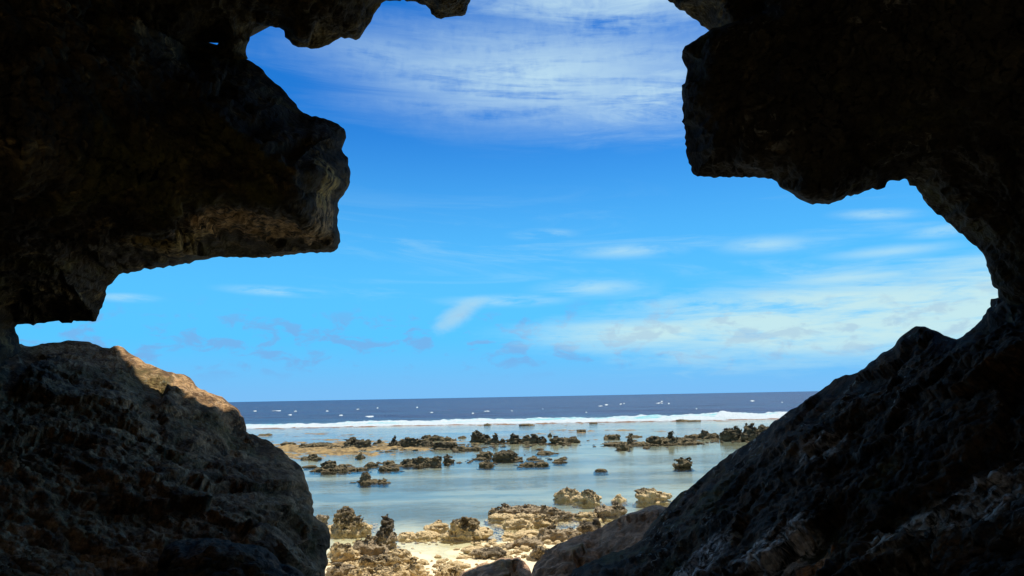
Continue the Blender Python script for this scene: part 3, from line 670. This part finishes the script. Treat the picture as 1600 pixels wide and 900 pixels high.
def reef_rock(name, lobes, py, mat, label, cat='rock', group=None, depth_ratio=0.75, rough=1.0, zb=0.0, seed=None, undercut=0.35, parent=None, flat=0.86):
    """lobes: (left px, right px, top py); py: waterline row"""
    seed = seed if seed is not None else len(bpy.data.objects)
    cx = np.mean([l[0] for l in lobes] + [l[1] for l in lobes]); q = on_level(cx, py, zb); d = q[1]; k = d / FPX
    pxm = d / FPX * 1.5625
    h = max(0.028, pxm * 0.95 if d < 30 else pxm * 0.88)
    rg = np.random.default_rng(seed); els = []
    for (l, r_, top) in lobes:
        c = on_level((l + r_) / 2, py, zb); rx = (r_ - l) / 2 * k
        Y = c[1] + rg.uniform(-0.15, 0.25) * rx
        rr = ray((l + r_) / 2, top); zt = CAM[2] + rr[2] / rr[1] * Y
        H = max((zt - zb) * flat, 0.06); ry = min(max(rx * depth_ratio, H * 0.55), rx * 1.2 + 0.3)
        els.append((c[0], Y + ry * 0.5, rx, ry, H))
    for e in list(els):
        for _ in range(2):
            f = rg.uniform(0.35, 0.7); ox = rg.uniform(-0.75, 0.75) * e[2]
            els.append((e[0] + ox, e[1] - rg.uniform(0, 0.5) * e[3], e[2] * f, e[3] * f, e[4] * rg.uniform(0.22, 0.55)))
    x0 = min(e[0] - e[2] for e in els); x1 = max(e[0] + e[2] for e in els)
    for _ in range(3):
        wv_ = (x1 - x0) * rg.uniform(0.14, 0.30)
        els.append((x0 + (x1 - x0) * rg.uniform(0.15, 0.85), q[1] + rg.uniform(-0.1, 0.5) * wv_, wv_, wv_ * 0.6, min(rg.uniform(0.07, 0.18), max(e[4] for e in els) * 0.4)))
    lo = np.array([min(e[0] - 1.2 * e[2] for e in els) - 0.2, min(e[1] - e[3] for e in els) - 0.2, zb - 0.35])
    hi = np.array([max(e[0] + 1.2 * e[2] for e in els) + 0.2, max(e[1] + e[3] for e in els) + 0.2, zb + max(e[4] for e in els) + 0.3])
    n = np.ceil((hi - lo) / h).astype(int) + 1
    if n.prod() > 420000: h *= (n.prod() / 420000) ** (1 / 3); n = np.ceil((hi - lo) / h).astype(int) + 1
    I = np.stack(np.meshgrid(*[np.arange(v) for v in n], indexing='ij'), -1).reshape(-1, 3); Pq = lo + I * h
    S = np.full(len(Pq), 9.0)
    sc = np.mean([min(e[2], e[4]) for e in els[:len(lobes)]])
    fr_ = 0.9 / max(sc, 0.12)
    Wp = Pq + 0.22 * sc * np.stack([fbm(Pq * fr_ + seed, 2), fbm(Pq * fr_ + seed + 40, 2), fbm(Pq * fr_ + seed + 80, 2)], 1)
    for (ex, ey, rx, ry, H) in els:
        # rounded block standing from below the water up to H, waist drawn in near the waterline
        zz = (Wp[:, 2] - zb)
        f = np.clip(zz / H, -0.6, 1.2)
        wst = 1.0 - undercut * np.exp(-((f - 0.12) / 0.22) ** 2) * (0.5 + 0.5 * np.sin(seed * 1.7 + ex))
        a_ = np.sqrt((np.abs(Wp[:, 0] - ex) / (rx * 1.2 * wst)) ** 2 + (np.abs(Wp[:, 1] - ey) / (ry * wst)) ** 2)
        b_ = np.abs(zz + 0.15) / (H + 0.15)
        v = (a_ ** 2.3 + b_ ** 3.4) ** (1 / 2.7) - 1.0
        S = smin(S, v * min(rx, ry, H + 0.1), 0.10 * sc)
    nb = np.abs(S) < 0.5 * sc * max(rough, 1)
    Pb = Pq[nb]
    nzs = 0.18 * fbm(Pb * fr_ * 1.5 + seed, 3) + 0.08 * fbm(Pb * fr_ * 4.0 + seed, 4, 0.65, 'billow') + 0.45 * facets(Pb * fr_ * np.array([1.2, 1.2, 2.2]) + seed, 0.5, 0.22) + 0.13 * facets(Pb * fr_ * np.array([3.2, 3.2, 5.0]) + seed, 0.5, 0.14)
    pt = pits(Pb * fr_ * 2.4 + seed)
    S[nb] = S[nb] + rough * sc * (nzs + 0.20 * pt - 0.02)
    S = S.reshape(n)
    S[0], S[-1], S[:, 0], S[:, -1], S[:, :, 0], S[:, :, -1] = 1, 1, 1, 1, 1, 1
    if not (S < 0).any(): return None
    V, F = surface_nets(S, lo, h)
    lab_ = np.arange(len(V))                       # drop crumbs that float free of the rock
    for _ in range(400):
        mn = lab_[F].min(1); new = lab_.copy()
        for k_ in range(4): np.minimum.at(new, F[:, k_], mn)
        new = new[new]
        if (new == lab_).all(): break
        lab_ = new
    ct_ = np.bincount(lab_, minlength=len(V)); keep_ = ct_[lab_] > 0.06 * len(V)
    F = F[keep_[F[:, 0]]]; us_ = np.unique(F); rm_ = np.zeros(len(V), int); rm_[us_] = np.arange(len(us_)); V = V[us_]; F = rm_[F]
    o = mesh_obj(name, V, F, mat, (q[0], q[1], zb), parent)
    if label: tag(o, label, cat, group)
    return o

G_far, G_mid, G_near = 'dark rocks of the outer reef row', 'rocks standing in the lagoon', 'pitted rocks along the beach'
far = [
    ([(403, 414, 677.5), (412, 424, 677)], 680, 'thin flat dark rock barely breaking the water, leftmost of all reef rocks'),
    ([(438, 459, 690)], 697, 'small dark rock touching the outline of the brown mound'),
    ([(467, 478, 692), (476, 516, 691), (512, 534, 696)], 699.5, 'long low dark ridge left of the big blocky reef rock'),
    ([(536, 560, 684), (556, 578, 687)], 700, 'big blocky dark reef rock, widest of the row at its left end'),
    ([(583, 602, 690), (589, 596, 685)], 693.5, 'small pointed dark rock just right of the big blocky one'),
    ([(608, 632, 688), (628, 650, 682), (612, 618, 684)], 698, 'ragged dark rock with a tall right shoulder, right of the small pointed rock'),
    ([(658, 675, 678.5), (670, 690, 680), (686, 706, 682)], 688, 'long dark back-row ridge sloping down to the right'),
    ([(650, 678, 687)], 697.5, 'squat dark rock in front of the sloping back-row ridge'),
    ([(679, 712, 689)], 701, 'rounded brown boulder in front of the back-row ridge'),
    ([(713, 728, 696), (726, 738, 698), (736, 752, 697)], 703, 'low broken rocks right of the rounded brown boulder'),
    ([(717, 728, 680.5)], 684.5, 'tiny dark rock behind, left of the tall two-lobed rock'),
    ([(737, 752, 672), (750, 764, 678)], 690.5, 'tall two-lobed dark rock, highest of the centre row'),
    ([(762, 780, 684), (770, 777, 676)], 693, 'dark rock with a narrow chimney top, right of the tall two-lobed rock'),
    ([(781, 790, 685)], 692.5, 'small upright dark rock between the chimney rock and the conical rock'),
    ([(793, 817, 684), (798, 811, 676)], 692.5, 'conical dark rock with rounded knob in the centre row'),
    ([(815, 832, 680), (828, 842, 677), (838, 853, 683)], 692.5, 'broad triple-humped dark rock right of the conical rock'),
    ([(856, 862, 677)], 682, 'tiny upright dark stub behind the broad triple-humped rock'),
    ([(861, 886, 681)], 693.5, 'dome-shaped dark rock right of the triple-humped rock'),
    ([(888, 904, 681)], 691.5, 'square dark rock at the right end of the centre row'),
    ([(902, 915, 670)], 675, 'tiny dark rock far out near the surf, above the square rock'),
    ([(947, 968, 678)], 685.5, 'small low dome of dark rock, alone right of the centre row'),
    ([(980, 1003, 680), (983, 990, 676)], 683, 'small hat-shaped dark rock with a knob'),
    ([(949, 985, 690), (981, 989, 682), (985, 1015, 690)], 695.5, 'long flat brown shelf with a post-like knob'),
    ([(964, 983, 694), (969, 977, 690)], 701.5, 'small dark cone standing in front of the long flat brown shelf'),
    ([(1011, 1040, 680), (1044, 1057, 675), (1036, 1084, 683)], 693.5, 'long slab rock with two knobs, in front of the right group'),
    ([(1074, 1100, 678), (1094, 1108, 671), (1104, 1124, 676)], 685, 'long dark hump behind the right end of the two-knobbed slab'),
    ([(1129, 1150, 667), (1151, 1158, 666), (1145, 1162, 673)], 688, 'flat-topped dark rock with a thin spike on its right'),
    ([(1160, 1190, 671), (1168, 1181, 662)], 688.5, 'peaked dark rock beside the thin-spiked one, next to the black slope'),
    ([(1186, 1212, 665)], 680, 'dark rock half hidden behind the edge of the black slope'),
    ([(1083, 1094, 649), (1090, 1108, 650.5)], 653.5, 'dark rock awash in the white surf on the right'),
    ([(1176, 1186, 647)], 649.5, 'small dark rock in the surf beside the black slope'),
    ([(756, 766, 661)], 664.5, 'small dark rock at the foot of the surf, centre left'),
    ([(812, 834, 661.5)], 665, 'flat brown rock at the foot of the surf, near the centre'),
    ([(903, 910, 655)], 658, 'tiny dark rock poking out of the surf near the centre'),
    ([(1056, 1078, 655), (1072, 1098, 656)], 658.5, 'flat brown reef slab at the foot of the surf on the right'),
    ([(920, 934, 659.5)], 662, 'flat brown reef slab at the foot of the surf, right of centre'),
]
for i, (lb, py, lab) in enumerate(far): reef_rock('reef_rock', lb, py, M_far, lab, 'rock', G_far, seed=100 + i, rough=1.15)
mid = [
    ([(470, 484, 712), (480, 494, 708), (490, 501, 714)], 718, 'dark stepped rock on the ochre weed flat at left'),
    ([(556, 569, 710), (559, 565, 706)], 716, 'small pointed dark rock at the right end of the ochre weed flat'),
    ([(490, 512, 730), (501, 523, 719), (522, 541, 725), (536, 572, 731)], 735, 'long rock with a block-shaped left end trailing off to the right'),
    ([(571, 579, 724)], 730, 'very small round rock off the tail of the long trailing rock'),
    ([(599, 615, 719)], 725.5, 'small mounded rock just behind the flat oval rock'),
    ([(592, 612, 727), (606, 623, 730)], 734.5, 'flat oval rock in front of the small mounded one'),
    ([(627, 644, 717), (644, 671, 712), (669, 688, 713)], 726.5, 'three-humped rock low in the left half of the lagoon'),
    ([(694, 702, 710), (693, 709, 716)], 722.5, 'little stacked pair of stones right of the three-humped rock'),
    ([(746, 767, 705)], 714.5, 'rounded dark rock left of the big domed lagoon rock'),
    ([(774, 807, 702), (768, 780, 711), (802, 815, 714)], 718, 'big domed rock, largest in the middle of the lagoon'),
    ([(749, 770, 718.5)], 728.5, 'square dark rock in front of the big domed lagoon rock'),
    ([(839, 862, 704)], 709, 'low wedge of rock behind the right side of the big domed rock'),
    ([(838, 849, 699.5)], 702.5, 'small flat chip of rock behind the low wedge'),
    ([(824, 840, 713.5)], 718, 'small flat brown rock above the longer flat one'),
    ([(815, 838, 722), (836, 858, 721)], 727.5, 'longer flat brown rock right of the big domed rock'),
    ([(866, 880, 717)], 722.5, 'small jagged rock right of the longer flat brown rock'),
    ([(930, 948, 732)], 736.5, 'thin flat ochre rock alone in open water'),
    ([(1059, 1081, 716)], 730.5, 'solitary upright boulder with a clear reflection, beside the black slope'),
    ([(563, 577, 736), (561, 585, 748), (583, 597, 749), (594, 604, 747)], 754, 'rock with a leaning knob on its left and low tail, nearest in the left lagoon'),
]
for i, (lb, py, lab) in enumerate(mid): reef_rock('lagoon_rock', lb, py, M_far, lab, 'rock', G_mid, seed=200 + i, rough=1.15)
near = [
    ([(488, 511, 803)], 818, M_neard, 'dark rock tucked against the edge of the brown mound'),
    ([(521, 552, 792), (550, 564, 804), (512, 566, 815), (557, 577, 816)], 832, M_near, 'domed rock on a pale shelf at the water, left of the pinnacle'),
    ([(594, 610, 803), (586, 617, 822)], 856, M_neard, 'tall dark pinnacle rock standing above the pale rubble'),
    ([(516, 552, 846), (534, 560, 858)], 878, M_near, 'craggy two-toned rock beside the mound, below the domed rock'),
    ([(553, 590, 841), (575, 606, 850)], 872, M_neard, 'dark craggy rock at the foot of the pinnacle on its left'),
    ([(602, 640, 857), (620, 636, 866)], 884, M_near, 'pale pitted rock at the foot of the pinnacle on its right'),
    ([(560, 606, 866), (590, 622, 872)], 896, M_near, 'pale broken rock in front of the dark craggy one'),
    ([(512, 548, 876)], 908, M_neard, 'low dark rock at the bottom edge beside the mound'),
    ([(540, 585, 886), (580, 634, 884)], 914, M_near, 'pale rubble-like rock along the bottom edge under the pinnacle'),
    ([(632, 664, 880), (640, 658, 872)], 910, M_near, 'knob-topped rock at the bottom edge, right of the pinnacle group'),
    ([(664, 698, 816)], 833, M_near, 'low mounded rock in shallow water, left of the pale domed rock'),
    ([(622, 650, 831), (645, 684, 829)], 840, M_near, 'flat tan rock shelf in the shallows, right of the pinnacle'),
    ([(704, 744, 803), (712, 768, 824), (690, 730, 832)], 844, M_near, 'pale domed rock with a skirt, standing out in the shallows'),
    ([(764, 780, 790), (782, 797, 787), (796, 843, 787)], 807, M_neard, 'long dark-topped rock at the left of the beach ridge'),
    ([(842, 868, 789), (860, 882, 795), (878, 902, 800)], 809, M_neard, 'dark-topped rock tapering right along the beach ridge'),
    ([(762, 806, 803), (800, 836, 802)], 813, M_near, 'flat tan ledge just below the long dark-topped rock'),
    ([(832, 862, 802), (846, 864, 810)], 820, M_near, 'bright tan hump in the middle of the beach ridge'),
    ([(790, 828, 811), (808, 822, 809)], 824, M_near, 'bright ragged tan rock in front of the flat tan ledge'),
    ([(785, 804, 831)], 838.5, M_near, 'small flat tan stone lying on wet sand'),
    ([(812, 846, 829)], 836, M_near, 'thin tan stone on wet sand right of the small flat one'),
    ([(867, 884, 769), (875, 900, 760), (896, 912, 770)], 780, M_near, 'two-tone rock with high left shoulder, behind the beach ridge'),
    ([(902, 940, 770), (910, 932, 764)], 785, M_near, 'slab-like two-tone rock with undercut right end, behind the beach ridge'),
    ([(958, 978, 776), (962, 972, 771)], 781.5, M_near, 'small tan rock between the slab-like rock and the black slope'),
    ([(995, 1032, 761), (1015, 1050, 768)], 784, M_near, 'wide mottled rock close to the edge of the black slope'),
    ([(931, 979, 789), (958, 974, 783)], 807, M_neard, 'big dark humped rock at the right end of the beach ridge'),
    ([(900, 935, 800)], 809, M_near, 'low pale rock left of the big dark humped one'),
    ([(743, 786, 854)], 874, M_neard, 'dark flat-topped rock on white sand above the shaded boulder'),
    ([(680, 712, 884), (700, 722, 882)], 914, M_near, 'pale rock at the bottom edge, left of the shaded boulder'),
    ([(845, 880, 822), (872, 905, 826)], 846, M_neard, 'grey pitted rock in the rubble in front of the beach ridge'),
    ([(902, 940, 814), (928, 942, 812)], 836, M_neard, 'grey-olive rock at the upper end of the boulder tongue'),
    ([(806, 850, 838), (790, 815, 846)], 860, M_neard, 'dark grey pitted rock beside white sand, left of the boulder tongue'),
    ([(830, 862, 852)], 878, M_neard, 'shaded grey rock touching the boulder tongue'),
]
for i, (lb, py, mt_, lab) in enumerate(near): reef_rock('beach_rock', lb, py, mt_, lab, 'rock', G_near, seed=300 + i, rough=0.95, zb=0.02, flat=0.84)

# small coral rubble between the beach rocks
FRAG = [(480, 697, 50, 5, 40), (560, 703, 60, 6, 40), (640, 698, 60, 5, 70), (720, 699, 60, 5, 70), (800, 692, 60, 4, 60), (870, 694, 50, 4, 30), (990, 694, 50, 5, 45), (1060, 690, 50, 4, 50), (1140, 688, 40, 4, 40),
        (520, 734, 50, 4, 30), (600, 730, 45, 5, 35), (660, 726, 40, 3, 25), (770, 720, 50, 6, 30), (840, 716, 50, 8, 25), (585, 753, 25, 2, 14)]
VV, FF, QQ, off = [], [], [], 0
ico_v, ico_f = None, None
import bmesh
bm = bmesh.new(); bmesh.ops.create_icosphere(bm, subdivisions=2, radius=1.0); bm.verts.ensure_lookup_table()
ico_v = np.array([v.co[:] for v in bm.verts]); ico_f = np.array([[v.index for v in f.verts] for f in bm.faces]); bm.free()
ico_n = [fbm(ico_v * 1.5 + o_, 4, 0.6) - 0.25 * pits(ico_v * 2.2 + o_) for o_ in rng.uniform(0, 90, 40)]
zones = [(575, 875, 62, 26, 420), (850, 830, 75, 26, 620), (760, 862, 45, 14, 160), (810, 815, 60, 14, 240), (940, 812, 60, 14, 200), (660, 838, 45, 8, 70), (560, 822, 36, 10, 90), (735, 838, 40, 8, 90), (700, 890, 30, 14, 60)]
for (cx, cy, sx_, sy_, cnt) in zones:
    for _ in range(cnt):
        px = cx + rng.normal() * sx_ * 0.55; py = min(cy + rng.normal() * sy_ * 0.55, 925)
        q = on_level(px, py, 0.03); r_ = abs(rng.normal()) * 0.035 + 0.02 + (0.09 * rng.random() if rng.random() < 0.16 else 0)
        v = ico_v * (1 + 0.95 * ico_n[rng.integers(0, 40)][:, None]) * np.array([r_ * rng.uniform(0.8, 1.6), r_ * rng.uniform(0.8, 1.4), r_ * rng.uniform(0.5, 0.95)])
        an = rng.uniform(0, 6.28); ca, sa = math.cos(an), math.sin(an)
        v = v @ np.array([[ca, sa, 0], [-sa, ca, 0], [0, 0, 1]])
        VV.append(v + np.array([q[0], q[1], r_ * 0.2])); QQ.append(q); FF.append(ico_f + off); off += len(ico_v)
QQ = np.array(QQ); gzs = ground_z(QQ[:, 0], QQ[:, 1])
for v, gz_ in zip(VV, gzs): v[:, 2] += gz_
FV, FFc, fo = [], [], 0
for (cx, cy, sx_, sy_, cnt) in FRAG:
    for _ in range(cnt):
        q = on_level(cx + rng.normal() * sx_ * 0.6, cy + rng.normal() * sy_ * 0.6, 0.0); r_ = 0.06 + abs(rng.normal()) * 0.07
        v = ico_v * (1 + 0.9 * ico_n[rng.integers(0, 40)][:, None]) * np.array([r_ * rng.uniform(0.9, 2.2), r_ * rng.uniform(0.8, 1.5), r_ * rng.uniform(0.4, 0.8)])
        FV.append(v + np.array([q[0], q[1], -0.02])); FFc.append(ico_f + fo); fo += len(ico_v)
stuff(mesh_obj('reef_fragments', np.concatenate(FV), np.concatenate(FFc), M_far), 'low loose coral fragments awash between the lagoon rocks', 'rubble')
stuff(mesh_obj('coral_rubble', np.concatenate(VV), np.concatenate(FF), M_near), 'small pale coral rubble strewn between the beach rocks', 'rubble')
